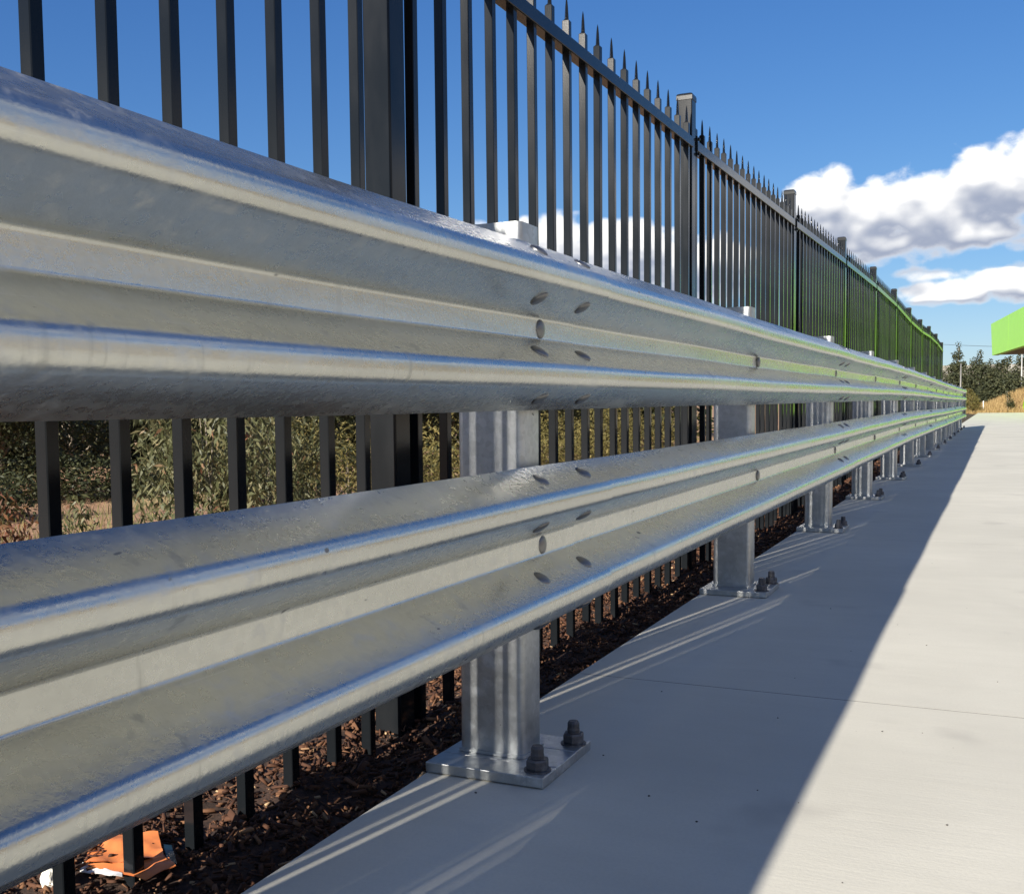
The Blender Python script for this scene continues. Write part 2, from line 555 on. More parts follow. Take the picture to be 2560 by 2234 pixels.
MX, MY = np.meshgrid(mx_, my_)
nx, ny = len(mx_), len(my_)
ii = (np.arange(ny - 1)[:, None] * nx + np.arange(nx - 1)[None]).ravel()
me = npmesh('mulch_bed', np.stack([MX, MY, mulch_h(MX, MY)], -1).reshape(-1, 3), np.stack([ii, ii + 1, ii + nx + 1, ii + nx], -1))
tag(put('mulch_bed', me, None, M_MULCH, smooth=True), 'dark bark mulch bed under the black fence', kind='structure')


def chips(n, xr, yr, smin, smax):
    x = rng.uniform(*xr, n); y = rng.uniform(*yr, n)
    l = rng.uniform(smin, smax, n) * rng.choice([1, 1, 1.6], n); w = l * rng.uniform(0.12, 0.42, n); t = np.minimum(w, 0.006) * rng.uniform(0.5, 1.2, n)
    a = rng.uniform(0, 2 * np.pi, n); p = rng.normal(0, 0.35, n); r = rng.normal(0, 0.45, n)
    z = mulch_h(x, y) + rng.uniform(0.0, 0.012, n)
    base = np.array([(-1, -.6, -1), (1, -.9, -1), (.9, 1, -1), (-.8, .8, -1), (-.8, -.7, 1), (.9, -.6, 1), (.7, .8, 1), (-1, .6, 1)]) * 0.5
    q = base[None] * np.stack([l, w, t], -1)[:, None]
    ca, sa, cp, sp_, cr, sr = np.cos(a), np.sin(a), np.cos(p), np.sin(p), np.cos(r), np.sin(r)
    X_, Y_, Z_ = q[..., 0], q[..., 1], q[..., 2]
    Y2 = Y_ * cr[:, None] - Z_ * sr[:, None]; Z2 = Y_ * sr[:, None] + Z_ * cr[:, None]
    X3 = X_ * cp[:, None] + Z2 * sp_[:, None]; Z3 = -X_ * sp_[:, None] + Z2 * cp[:, None]
    X4 = X3 * ca[:, None] - Y2 * sa[:, None]; Y4 = X3 * sa[:, None] + Y2 * ca[:, None]
    V = np.stack([X4 + x[:, None], Y4 + y[:, None], Z3 + z[:, None]], -1)
    bad = V[..., 0].max(1) > -0.170
    V = V[~bad]
    m = len(V)
    F_ = (np.array(BOXF)[None] + (np.arange(m) * 8)[:, None, None]).reshape(-1, 4)
    sh = np.repeat(rng.beta(1.6, 2.6, m), 8)
    lite = np.repeat(rng.random(m) < 0.06, 8)
    sh[lite] = np.clip(sh[lite] + 0.5, 0, 1)
    return V.reshape(-1, 3), F_, sh


parts = [chips(46000, (-1.45, -0.165), (-1.6, 2.4), 0.0045, 0.016), chips(4500, (-1.5, -0.165), (-1.6, 2.4), 0.013, 0.030),
         chips(26000, (-1.6, -0.165), (2.4, 8), 0.009, 0.03), chips(9000, (-1.6, -0.165), (8, 30), 0.025, 0.08)]
off = 0; VV, FF, SS = [], [], []
for V, F_, sh in parts:
    VV.append(V); FF.append(F_ + off); SS.append(sh); off += len(V)
me = npmesh('wood_chips', np.concatenate(VV), np.concatenate(FF))
at = me.attributes.new('shade', 'FLOAT', 'POINT'); at.data.foreach_set('value', np.concatenate(SS).astype(np.float32))
tag(put('wood_chips', me, None, M_CHIP), 'loose brown bark chips scattered over the mulch bed', kind='stuff')

# path: sub-base with cast slabs, joints across every 3 m
V, Fc = boxes([(-0.162, 6.0, -12.0, 58.0, -0.15, -0.00015)])
path = put('path', pymesh('path', V, Fc), None, M_JOINT)
tag(path, 'pale concrete path beside the guard rail', kind='structure')
js = [-11.35, -8.35, -5.35, -2.35, 0.65] + [0.65 + 3.0 * k for k in range(1, 20)] + [58.2]
for k in range(len(js) - 1):
    a, b = js[k] + 0.0023, js[k + 1] - 0.0023
    last = k == len(js) - 2
    if last:
        x0, x1 = -0.165, 6.002
        poly = [(x0, a), (x1, a), (x1, b + 1.2), (x0 + 0.45, b), (x0 + 0.1, b - 0.15), (x0, b - 0.5)]
        nP = len(poly)
        V = [(p[0], p[1], -0.12) for p in poly] + [(p[0], p[1], 0) for p in poly]
        Fc = [tuple(reversed(range(nP))), tuple(range(nP, 2 * nP))] + [(i, (i + 1) % nP, nP + (i + 1) % nP, nP + i) for i in range(nP)]
    else:
        V, Fc = boxes([(-0.165, 6.002, a, b, -0.12, 0.0)])
    me = pymesh('slab', V, Fc)
    put('slab', me, path, M_CONC)
V, Fc = boxes([(6.012, 28, -40, 62, -0.14, -0.003)])
tag(put('forecourt', pymesh('forecourt', V, Fc), None, M_CONC), 'wide pale concrete forecourt on the right', kind='structure')

# grit on the path
pts = [(0.345, 0.804), (0.584, 0.436), (0.417, 0.0), (0.493, -0.032), (0.355, -0.18), (0.436, 1.151), (0.522, 1.562), (0.369, 0.45), (0.66, 0.456), (0.727, -0.038), (0.601, -0.317), (0.078, 0.56), (-0.034, -0.203), (0.105, 0.073), (0.549, 2.912), (0.708, 1.917), (0.3, 1.75), (0.62, 1.3), (0.8, 0.95), (0.25, -0.1)]
V, Fc = [], []
for (x, y) in pts:
    s = random.uniform(0.0009, 0.0018); k = len(V); n = 7
    for ring, (rr, zz) in enumerate(((1.0, 0.0), (1.1, 0.5), (0.5, 1.0))):
        for i in range(n):
            a = 2 * math.pi * i / n + ring * .2
            V.append((x + s * rr * math.cos(a) * random.uniform(.8, 1.5), y + s * rr * math.sin(a) * random.uniform(.8, 1.6), 0.0002 + s * zz))
    for ring in range(2):
        for i in range(n):
            a, b = k + ring * n + i, k + ring * n + (i + 1) % n
            Fc.append((a, b, b + n, a + n))
    Fc.append(tuple(range(k + 2 * n, k + 3 * n)))
tag(put('grit', pymesh('grit', V, Fc), None, M_GRIT), 'specks of dark grit lying on the concrete path', kind='stuff')

# ------------------------------------------------------------------ guard rail
RZU, RZL = 0.819, 0.415
_dz = [(-10, 0), (0, 0.0), (2, 0.002), (6, 0.010), (8, 0.014), (10, 0.008), (12, 0.002), (14, -0.009), (18, -0.020), (28, -0.034)]


def rail_dz(y):
    return float(np.interp(y, [q[0] for q in _dz], [q[1] for q in _dz]))


# half profile of a W beam: (z from centre, depth towards the path)
KEY = [(0.0, 0.0), (0.0215, 0.0), (0.0735, 0.083), (0.103, 0.083), (0.1475, 0.010)]


def fillet(pts, rad):
    out = [pts[0]]
    for i in range(1, len(pts) - 1):
        p0, p1, p2 = (np.array(pts[j], float) for j in (i - 1, i, i + 1))
        a = (p0 - p1) / np.linalg.norm(p0 - p1); b = (p2 - p1) / np.linalg.norm(p2 - p1)
        ang = math.acos(np.clip(a @ b, -1, 1))
        t = min(rad[i] / math.tan(ang / 2), 0.47 * np.linalg.norm(p0 - p1), 0.47 * np.linalg.norm(p2 - p1))
        r = t * math.tan(ang / 2)
        c = p1 + (a + b) / np.linalg.norm(a + b) * (r / math.sin(ang / 2))
        s, e = p1 + a * t - c, p1 + b * t - c
        n = 7
        full = math.acos(np.clip(s @ e / (r * r), -1, 1))
        for k in range(n + 1):
            w = k / n
            v = (math.sin((1 - w) * full) * s + math.sin(w * full) * e) / math.sin(full)
            out.append(tuple(c + v))
    out.append(pts[-1])
    return out


half = fillet(KEY, [0, 0.012, 0.018, 0.022, 0])
prof = [(-z, d) for z, d in reversed(half[1:])] + half
rail = empty('guard_rail', (0, 0, 0))
tag(rail, 'double galvanised W-beam guard rail bolted to steel posts along the path', 'guard rail')


def beam_mesh(y0, y1, zc, flip):
    ys = np.arange(y0, y1 + 1e-6, (y1 - y0) / max(2, round((y1 - y0) / 0.18)))
    n = len(prof); P = np.array(prof)
    dn = np.gradient(P, axis=0)
    nrm = np.stack([-dn[:, 1], dn[:, 0]], -1)     # (z,d) normal towards the path
    nrm /= np.linalg.norm(nrm, axis=1)[:, None]
    nrm *= np.sign(nrm[n // 2, 1])
    V = []
    for y in ys:
        w = (y - y0) / (y1 - y0)
        lap = 0.0055 * w
        wob = 0.0013 * math.sin(y * 2.3 + zc * 7) + 0.0009 * math.sin(y * 5.1 + 2)
        for side in (1, 0):
            Q = P + nrm * (0.003 if side else 0.0)
            for (z, d) in Q:
                V.append((d + lap + wob, y, zc + z + rail_dz(y) + wob * 0.6))
    V = np.array(V)
    m = 2 * n
    F_ = []
    for j in range(len(ys) - 1):
        o = j * m
        for i in range(n - 1):
            F_.append((o + i, o + i + m, o + i + 1 + m, o + i + 1))
            F_.append((o + n + i, o + n + i + 1, o + n + i + 1 + m, o + n + i + m))
        F_.append((o + n - 1, o + n - 1 + m, o + 2 * n - 1 + m, o + 2 * n - 1))
        F_.append((o, o + n, o + n + m, o + m))
    for o in (0, (len(ys) - 1) * m):
        for i in range(n - 1):
            q = (o + i, o + i + 1, o + n + i + 1, o + n + i)
            F_.append(q if o == 0 else q[::-1])
    me = npmesh('beam', V, F_)
    me.materials.append(M_RAIL)
    me.polygons.foreach_set('use_smooth', [True] * len(me.polygons))
    bm = bmesh.new(); bm.from_mesh(me)
    bmesh.ops.recalc_face_normals(bm, faces=bm.faces)
    for e in bm.edges:
        if len(e.link_faces) == 2 and e.calc_face_angle() > 0.7: e.smooth = False
    bm.to_mesh(me); bm.free()
    return me


# dome bolt head, axis +z
V, Fc = lathe([(0.0174, -0.004), (0.0180, 0.0028), (0.0170, 0.0042), (0.0132, 0.0060), (0.0065, 0.0074), (0.0018, 0.0077)], 18)
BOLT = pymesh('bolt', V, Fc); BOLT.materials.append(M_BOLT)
BOLT.polygons.foreach_set('use_smooth', [len(p.vertices) == 4 for p in BOLT.polygons])


def surf(z):
    """depth and outward normal angle of the profile at height z from centre"""
    az_ = abs(z)
    zs = [h[0] for h in half]; ds = [h[1] for h in half]
    d = float(np.interp(az_, zs, ds))
    d2 = float(np.interp(az_ + 0.004, zs, ds)); d1 = float(np.interp(az_ - 0.004, zs, ds))
    sl = (d2 - d1) / 0.008 * (1 if z > 0 else -1)
    nv = Vector((1, 0, -sl)).normalized()
    return d, nv


def add_bolt(par, y, zc, z, extra=0.0):
    d, nv = surf(z)
    o = bpy.data.objects.new('bolt', BOLT)
    COL.objects.link(o); o.parent = par
    q = nv.to_track_quat('Z', 'Y').to_matrix().to_4x4()
    sc = random.uniform(0.95, 1.05)
    tilt = Matrix.Rotation(R(random.uniform(-3.0, 3.0)), 4, 'Y') @ Matrix.Rotation(R(random.uniform(-2.5, 2.5)), 4, 'X')
    o.matrix_local = Matrix.Translation(Vector((d + 0.0052 + extra, y, zc + z + rail_dz(y))) + nv * 0.0012) @ q @ tilt @ Matrix.Diagonal((1.0, 1.0, sc, 1))


segs = [(-12, -8), (-8, -4), (-4, 0), (0, 4), (4, 8), (8, 12), (12, 16), (16, 20), (20, 24), (24, 26)]
for zc in (RZU, RZL):
    for (a, b) in segs:
        y0, y1 = a - 0.15, (b + 0.17 if b < 26 else 26.12)
        o = put('beam', beam_mesh(y0, y1, zc, 0), rail)
        if b >= 0:
            for yc in (b - 0.098, b + 0.116) if b < 26 else ():
                for z in (0.127, 0.049, -0.049, -0.127):
                    add_bolt(o, yc, zc, z)
            for yb in (b - 2, b):
                if yb >= 0 and yb > a: add_bolt(o, yb + 0.005, zc, 0.0)
# returned end plate closing the rail at its far end
zb, zt = RZL - 0.15, RZU + 0.15
arc = [(0.076, 26.10), (0.078, 26.16), (0.062, 26.22), (0.02, 26.25), (-0.04, 26.25)]
V, Fc = [], []
for (x, y) in arc:
    for (dx, dy) in ((0, 0), (-0.004, -0.004)):
        V += [(x + dx, y + dy, zb - 0.034), (x + dx, y + dy, zt - 0.034)]
for i in range(len(arc) - 1):
    o = 4 * i
    Fc += [(o, o + 4, o + 5, o + 1), (o + 2, o + 3, o + 7, o + 6), (o + 1, o + 5, o + 7, o + 3), (o, o + 2, o + 6, o + 4)]
Fc += [(0, 1, 3, 2), (16, 18, 19, 17)]
put('end_plate', pymesh('end_plate', V, Fc), rail, M_RAIL)


# posts: lipped C section, web facing back along the path
def rounded(poly, r, n=4):
    out = []
    N = len(poly)
    for i in range(N):
        p0, p1, p2 = (np.array(poly[(i + j) % N], float) for j in (-1, 0, 1))
        if r[i] == 0:
            out.append(tuple(p1)); continue
        a = (p0 - p1) / np.linalg.norm(p0 - p1); b = (p2 - p1) / np.linalg.norm(p2 - p1)
        for k in range(n + 1):
            t = k / n
            s = p1 + a * r[i]; e = p1 + b * r[i]
            out.append(tuple((1 - t) ** 2 * s + 2 * t * (1 - t) * p1 + t * t * e))
    return out


T = 0.006
x0, x1, y0, y1, lp = -0.139, -0.0055, -0.060, 0.026, 0.026
poly = [(x1 - lp, y1), (x1, y1), (x1, y0), (x0, y0), (x0, y1), (x0 + lp, y1), (x0 + lp, y1 - T), (x0 + T, y1 - T), (x0 + T, y0 + T), (x1 - T, y0 + T), (x1 - T, y1 - T), (x1 - lp, y1 - T)]
rr = [0, 0.010, 0.014, 0.014, 0.010, 0, 0, 0.005, 0.009, 0.009, 0.005, 0]
C = rounded(poly, rr)


def extrude_poly(C, z0, z1):
    n = len(C)
    V = [(x, y, z0) for x, y in C] + [(x, y, z1) for x, y in C]
    Fc = [((i + 1) % n, i, n + i, n + (i + 1) % n) for i in range(n)]
    Fc += [tuple(reversed(range(n, 2 * n))), tuple(range(n))]
    return V, Fc


V, Fc = extrude_poly(C, 0.0195, 1.012)
me = pymesh('post', V, Fc)
bm = bmesh.new(); bm.from_mesh(me)
bmesh.ops.recalc_face_normals(bm, faces=bm.faces)
for f_ in bm.faces: f_.smooth = len(f_.verts) == 4
for e in bm.edges:
    if e.calc_face_angle(0) > 0.6: e.smooth = False
bm.to_mesh(me); bm.free()
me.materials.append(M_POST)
POST = me
# weld bead round the foot
Co = rounded([(x1 + .004, y1 + .003), (x1 + .004, y0 - .004), (x0 - .004, y0 - .004), (x0 - .004, y1 + .003), (x0 + T + .003, y1 + .003), (x0 + T + .003, y0 + T + .004), (x1 - T - .003, y0 + T + .004), (x1 - T - .003, y1 + .003)], [0, .015, .015, 0, 0, .009, .009, 0])
V, Fc = extrude_poly(Co, 0.0198, 0.0255)
WELD = pymesh('weld', V, Fc)
bm = bmesh.new(); bm.from_mesh(WELD); bmesh.ops.recalc_face_normals(bm, faces=bm.faces); bm.to_mesh(WELD); bm.free()
WELD.materials.append(M_POST)
# base plate cut in three strips
px0, px1, py0, py1 = -0.166, 0.070, -0.146, 0.098
V, Fc = boxes([(px0, px1, py0, -0.081, 0.0006, 0.0195), (px0, px1, -0.0796, 0.019, 0.0006, 0.0192), (px0, px1, 0.0204, py1, 0.0006, 0.0196)])
PLATE = bevel_mesh(pymesh('base_plate', V, Fc), 0.0016, 2)
PLATE.materials.append(M_POST)
# anchor: washer, hex nut, chamfered stud
V, Fc = lathe([(0.025, 0.0), (0.025, 0.003), (0.0135, 0.0034)], 20)
v2, f2 = lathe([(0.0205, 0.003), (0.0213, 0.006), (0.0213, 0.019), (0.0195, 0.0225), (0.0120, 0.0228)], 6)
k = len(V); V += v2; Fc += [tuple(k + i for i in q) for q in f2]
v2, f2 = lathe([(0.0122, 0.020), (0.0118, 0.026), (0.0124, 0.028), (0.0116, 0.033), (0.0116, 0.041), (0.0092, 0.0455)], 14)
k = len(V); V += v2; Fc += [tuple(k + i for i in q) for q in f2]
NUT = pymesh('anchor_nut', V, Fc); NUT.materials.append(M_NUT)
py_ = [-12 + 2.0 * i for i in range(20)]
for y in py_:
    p = put('post', POST, rail, loc=(0, y, 0))
    if y >= -2:
        p.rotation_euler = (R(-0.75 + random.uniform(-0.35, 0.35)) * (1 if y == 0 else 0.5), R(random.uniform(-.2, .2)), 0)
    p.location.z = 0.0
    p.scale.z = 1.0 + rail_dz(y)
    for (nm, me) in (('base_plate', PLATE), ('weld', WELD)):
        put(nm, me, p)
    for dy in (-0.108, 0.064):
        o = put('anchor_nut', NUT, p, loc=(0.045 + random.uniform(-.002, .002), dy, 0.0194))
        o.rotation_euler = (R(random.uniform(-2, 2)), R(random.uniform(-2, 2)), random.uniform(0, 1))

# ------------------------------------------------------------------ spear-top fence
fence = empty('spear_fence', (-0.40, 0, 0))
tag(fence, 'tall black steel fence of spear-topped pickets behind the guard rail', 'fence')
FX = -0.387           # face towards the path
PY = [0.14 + 2.44 * k for k in range(-4, 11)]
TOP = {0: 1.94, 1: 1.962, 2: 1.995, 3: 2.037, 4: 2.066, 5: 2.066, 6: 2.022, 7: 2.018, 8: 2.058, 9: 2.052, 10: 1.992}


def top(k): return TOP.get(k, 1.93)


# picket, origin at the shoulder, near corner at x=0,y=0; 22 mm square tube pressed to a blade
def picket_mesh(h):
    w = 0.02235; c = w / 2
    rings = [(-h, 1, 1), (-0.001, 1, 1), (0.005, 0.86, 0.50), (0.022, 0.80, 0.42), (0.042, 0.58, 0.34), (0.060, 0.24, 0.20), (0.070, 0.02, 0.03)]
    oct_ = []
    b = 0.13
    for sx_, sy_ in ((1, 1 - b), (1 - b, 1), (-1 + b, 1), (-1, 1 - b), (-1, -1 + b), (-1 + b, -1), (1 - b, -1), (1, -1 + b)):
        oct_.append((sx_, sy_))
    V, Fc = [], []
    for (z, fy, fx) in rings:
        for (sx_, sy_) in oct_:
            blade = z > 0.004
            sh_ = 0.008 if blade and abs(sy_) > 0.95 else 1.0
            yq = 0.35 if blade and abs(sy_) < 0.95 else 1.0
            V.append((-c + sx_ * sh_ * c * fx, c + sy_ * yq * c * fy, z))
    for j in range(len(rings) - 1):
        for i in range(8):
            a, b_ = j * 8 + i, j * 8 + (i + 1) % 8
            Fc.append((a, b_, b_ + 8, a + 8))
    Fc.append(tuple(range((len(rings) - 1) * 8, len(rings) * 8)))
    Fc.append(tuple(reversed(range(8))))
    me = pymesh('picket', V, Fc)
    me.materials.append(M_BLACK)
    return me


PICK = picket_mesh(1.90)
V, Fc = boxes([(FX - 0.065, FX, 0, 0.065, -0.12, -0.012)])
k = 0
V, Fc = boxes([(-0.065, 0.0, 0.0, 0.065, -2.1, -0.020)])
FPOST = bevel_mesh(pymesh('fence_post', V, Fc), 0.004, 2); FPOST.materials.append(M_BLACK)
cv = [(-0.0335, 0.0335, -0.028), (0.0338, 0.0338, -0.012), (0.0325, 0.0325, -0.006), (0.024, 0.024, 0.0)]
V, Fc = [], []
for (r_, _, z) in [(0.0345, 0, -0.030), (0.0345, 0, -0.012), (0.0325, 0, -0.005), (0.022, 0, 0.0)]:
    V += [(-0.0325 - r_, 0.0325 - r_, z), (-0.0325 + r_, 0.0325 - r_, z), (-0.0325 + r_, 0.0325 + r_, z), (-0.0325 - r_, 0.0325 + r_, z)]
for j in range(3):
    for i in range(4):
        a, b = 4 * j + i, 4 * j + (i + 1) % 4
        Fc.append((a, b, b + 4, a + 4))
Fc += [(12, 13, 14, 15), (3, 2, 1, 0)]
FCAP = bevel_mesh(pymesh('post_cap', V, Fc), 0.0012, 2, 0.3); FCAP.materials.append(M_CAP)
V, Fc = boxes([(-0.030, 0.005, 0.066, 0.100, -0.021, 0.021)])
v2, f2 = lathe([(0.007, 0.0), (0.007, 0.006), (0.004, 0.008)], 8)
for zz in (-0.030, 0.030):
    k = len(V)
    V += [(0.005 + c_, 0.083 + a_, zz + b_) for (a_, b_, c_) in v2]
    Fc += [tuple(k + i for i in q) for q in f2]
V2, F2 = boxes([(-0.004, 0.004, 0.070, 0.096, -0.042, 0.042)])
k = len(V); V += V2; Fc += [tuple(k + i for i in q) for q in F2]
FBR = pymesh('rail_bracket', V, Fc); FBR.materials.append(M_CAP)
ox = 0.40
for i, y in enumerate(PY):
    k = i - 4
    p = put('fence_post', FPOST, fence, loc=(FX + ox, y, top(k)))
    put('post_cap', FCAP, p)
    if i < len(PY) - 1:
        o = put('rail_bracket', FBR, p, loc=(0, 0, -0.207))
for i in range(len(PY) - 1):
    k = i - 4
    y, y2 = PY[i], PY[i + 1]
    za, zb_ = top(k) - 0.187, top(k + 1) - 0.187
    for dz, bot in ((0.0, False), (-1.44, True)):
        ya, yb = y + 0.067, y2 - 0.002
        V = []
        for yy, zz in ((ya, za + dz), (yb, zb_ + dz)):
            V += [(FX - 0.031 + ox, yy, zz - 0.042), (FX + 0.0075 + ox, yy, zz - 0.042), (FX + 0.0075 + ox, yy, zz), (FX - 0.031 + ox, yy, zz)]
        Fc = [(0, 1, 2, 3), (7, 6, 5, 4), (0, 4, 5, 1), (1, 5, 6, 2), (2, 6, 7, 3), (3, 7, 4, 0)]
        me = bevel_mesh(pymesh('rail', V, Fc), 0.003, 2); me.materials.append(M_BLACK)
        put('rail', me, fence)
    off_ = 0.039 if k < 0 else (0.107 if k == 0 else 0.07)
    for j in range(1 if k < 0 else 0, 18):
        yy = y + off_ + j * 0.134 + random.uniform(-0.0025, 0.0025)
        w = (yy - y) / 2.44
        o = put('picket', PICK, fence, loc=(FX - 0.0005 + ox, yy, za + (zb_ - za) * w + 0.052 + random.uniform(-.0015, .0015)))
        o.rotation_euler = (R(random.uniform(-.12, .12)), R(random.uniform(-.12, .12)), R(random.uniform(-2.5, 2.5)))

# ------------------------------------------------------------------ litter on the mulch
bag = empty('paper_bag', (-0.43, -0.625, -0.036))
tag(bag, 'crumpled orange and white paper bag lying flat round a fence picket', 'litter')


def sheet(name, corners, nu, nv, amp, seed, mat, par, lift=0.0):
    a, b, c, d = [Vector(q) for q in corners]
    V, Fc = [], []
    for j in range(nv + 1):
        for i in range(nu + 1):
            u, v = i / nu, j / nv
            p = (a * (1 - u) + b * u) * (1 - v) + (d * (1 - u) + c * u) * v
            h = mnoise.noise(Vector((p.x * 22 + seed, p.y * 22, seed))) * amp + mnoise.noise(Vector((p.x * 60, p.y * 60, seed))) * amp * 0.4
            V.append((p.x, p.y, p.z + h + lift))
    for j in range(nv):
        for i in range(nu):
            k = j * (nu + 1) + i
            Fc.append((k, k + 1, k + nu + 2, k + nu + 1))
    n = len(V)
    V += [(x, y, z - 0.0012) for x, y, z in V]
    Fc += [tuple(n + q for q in reversed(f_)) for f_ in Fc]
    return put(name, pymesh(name, V, Fc), par, mat, smooth=True)


panel = sheet('orange_panel', ((-0.042, -0.045, 0.022), (0.050, 0.030, 0.016), (-0.015, 0.085, 0.028), (-0.095, 0.025, 0.030)), 14, 10, 0.012, 3.0, M_ORANGE, bag)
sheet('orange_panel', ((0.060, -0.024, 0.008), (0.078, 0.022, 0.010), (0.052, 0.036, 0.017), (-0.038, -0.044, 0.021)), 10, 6, 0.007, 5.0, M_ORANGE, bag)
sheet('white_edge', ((-0.040, -0.055, 0.016), (0.030, -0.040, 0.012), (0.020, -0.030, 0.013), (-0.050, -0.040, 0.022)), 10, 4, 0.006, 8.0, M_PAPER, bag)
sheet('teal_strip', ((0.052, 0.030, 0.016), (0.064, 0.040, 0.010), (0.022, 0.075, 0.016), (0.012, 0.068, 0.021)), 10, 4, 0.008, 9.0, M_TEAL, bag)
cu = bpy.data.curves.new('lettering', 'FONT'); cu.body = 'KE O'; cu.size = 0.026; cu.align_x = 'CENTER'; cu.align_y = 'CENTER'; cu.extrude = 0.0003
cu.materials.append(M_INK)
_tmp = bpy.data.objects.new('lettering_curve', cu); COL.objects.link(_tmp)
bpy.context.view_layer.update()
lme = bpy.data.meshes.new_from_object(_tmp.evaluated_get(bpy.context.evaluated_depsgraph_get()))
bpy.data.objects.remove(_tmp)
lt = put('lettering', lme, bag)
_M = Matrix.Translation((-0.060, -0.004, 0)) @ Matrix.Rotation(R(128), 4, 'Z')
_sv = [v.co.copy() for v in panel.data.vertices][:len(panel.data.vertices) // 2]
_b = bmesh.new(); _b.from_mesh(lme)
bmesh.ops.subdivide_edges(_b, edges=[e for e in _b.edges if e.calc_length() > 0.004], cuts=2)
for v in _b.verts:
    p_ = _M @ v.co
    near = sorted(_sv, key=lambda q: (q.x - p_.x) ** 2 + (q.y - p_.y) ** 2)[:3]
    wts = [1 / ((q.x - p_.x) ** 2 + (q.y - p_.y) ** 2 + 1e-7) for q in near]
    v.co = (p_.x, p_.y, sum(q.z * w_ for q, w_ in zip(near, wts)) / sum(wts) + 0.0016 + v.co.z)
_b.to_mesh(lme); _b.free()

bm = bmesh.new(); bmesh.ops.create_icosphere(bm, subdivisions=3, radius=0.012)
for v in bm.verts:
    n_ = mnoise.noise(v.co * 70 + Vector((3, 1, 7))); n3 = mnoise.noise(v.co * 160)
    v.co *= 1 + 0.55 * n_ + 0.25 * n3
    v.co.z *= 1.35
me = bpy.data.meshes.new('tissue'); bm.to_mesh(me); bm.free()
tag(put('tissue', me, None, M_TISSUE, loc=(-0.468, -0.736, -0.010)), 'crumpled white tissue beside the foot of a fence picket', 'litter')


# ------------------------------------------------------------------ vegetation
def leaves(centres, radii, n, ll, lw, droop, seed, clump=0):
    """n folded leaves through a union of ellipsoids; returns V,F(tri quads),shade"""
    r_ = np.random.default_rng(seed)
    centres = np.array(centres, float); radii = np.array(radii, float)
    vol = radii.prod(1); pick = r_.choice(len(centres), n, p=vol / vol.sum())
    d = r_.normal(size=(n, 3)); d /= np.linalg.norm(d, axis=1)[:, None]
    rad = r_.random(n) ** 0.42
    P = centres[pick] + d * rad[:, None] * radii[pick]
    if clump:
        cc = P[r_.integers(0, n, clump)]
        nearest = r_.integers(0, clump, n)
        P = cc[nearest] + r_.normal(size=(n, 3)) * radii.mean() * np.array([0.16, 0.16, 0.22])
    a = r_.uniform(0, 2 * np.pi, n)
    dirn = np.stack([np.cos(a), np.sin(a), r_.normal(-droop, 0.55, n)], -1)
    dirn /= np.linalg.norm(dirn, axis=1)[:, None]
    side = np.cross(dirn, r_.normal(size=(n, 3))); side /= np.linalg.norm(side, axis=1)[:, None]
    nr = np.cross(dirn, side)
    l = ll * r_.uniform(0.6, 1.3, n)[:, None]; w = lw * r_.uniform(0.6, 1.3, n)[:, None]
    p0 = P; p2 = P + dirn * l + np.array([0, 0, -0.18]) * l * droop
    mid = P + dirn * l * 0.45 + nr * w * 0.25
    p1 = mid + side * w; p3 = mid - side * w
    V = np.stack([p0, p1, p2, p3], 1).reshape(-1, 3)
    F_ = np.arange(4 * n).reshape(n, 4)
    cl = r_.random(64)
    sh = np.clip(r_.beta(2, 2.2, n) * 0.8 + 0.25 * (np.sin(P[:, 0] * 5 / max(radii.mean(), .1)) * np.sin(P[:, 2] * 6 / max(radii.mean(), .1) + P[:, 1])) + 0.1, 0, 1)
    return V, F_, np.repeat(sh, 4)


def leaf_mesh(name, *a, **k):
    V, F_, sh = leaves(*a, **k)
    me = npmesh(name, V, F_)
    at = me.attributes.new('shade', 'FLOAT', 'POINT'); at.data.foreach_set('value', sh.astype(np.float32))
    return me


def branches(name, specs, par, mat):
    V, Fc = [], []
    for pts_, rad in specs:
        v, f_ = tube(pts_, rad, 6)
        k = len(V); V += v; Fc += [tuple(k + i for i in q) for q in f_]
    return put(name, pymesh(name, V, Fc), par, mat, smooth=True)


def plant(name, x, y, label, cat, group, crown_mat, bark, cs, rs, n, ll, lw, droop, seed, trunk_r, kind_trunk=True, clump=0, base=None):
    z = float(ground_h(np.array(x), np.array(y))) - 0.03 if base is None else base
    r_ = random.Random(seed)
    t = empty(name, (x, y, z))
    tag(t, label, cat, group)
    put('crown', leaf_mesh('crown', cs, rs, n, ll, lw, droop, seed, clump=clump), t, crown_mat)
    top_ = max(c[2] for c in cs)
    specs = [([(0, 0, 0), (0.02 * top_ * r_.uniform(-1, 1), 0.02 * top_ * r_.uniform(-1, 1), top_ * 0.45), (0.04 * top_ * r_.uniform(-1, 1), 0, top_ * 0.98)], [trunk_r, trunk_r * .7, trunk_r * .25])]
    for c, rad in zip(cs, rs):
        z0 = max(0.02, min(c[2] * 0.5, top_ * 0.5) * r_.uniform(0.3, 1.0))
        specs.append(([(0, 0, z0), (c[0] * .5 + 0.05 * rad[0], c[1] * .5, (z0 + c[2]) / 2), (c[0], c[1], c[2] + rad[2] * .5)], [trunk_r * .55, trunk_r * .4, trunk_r * .12]))
    branches('trunk', specs, t, bark)
    return t


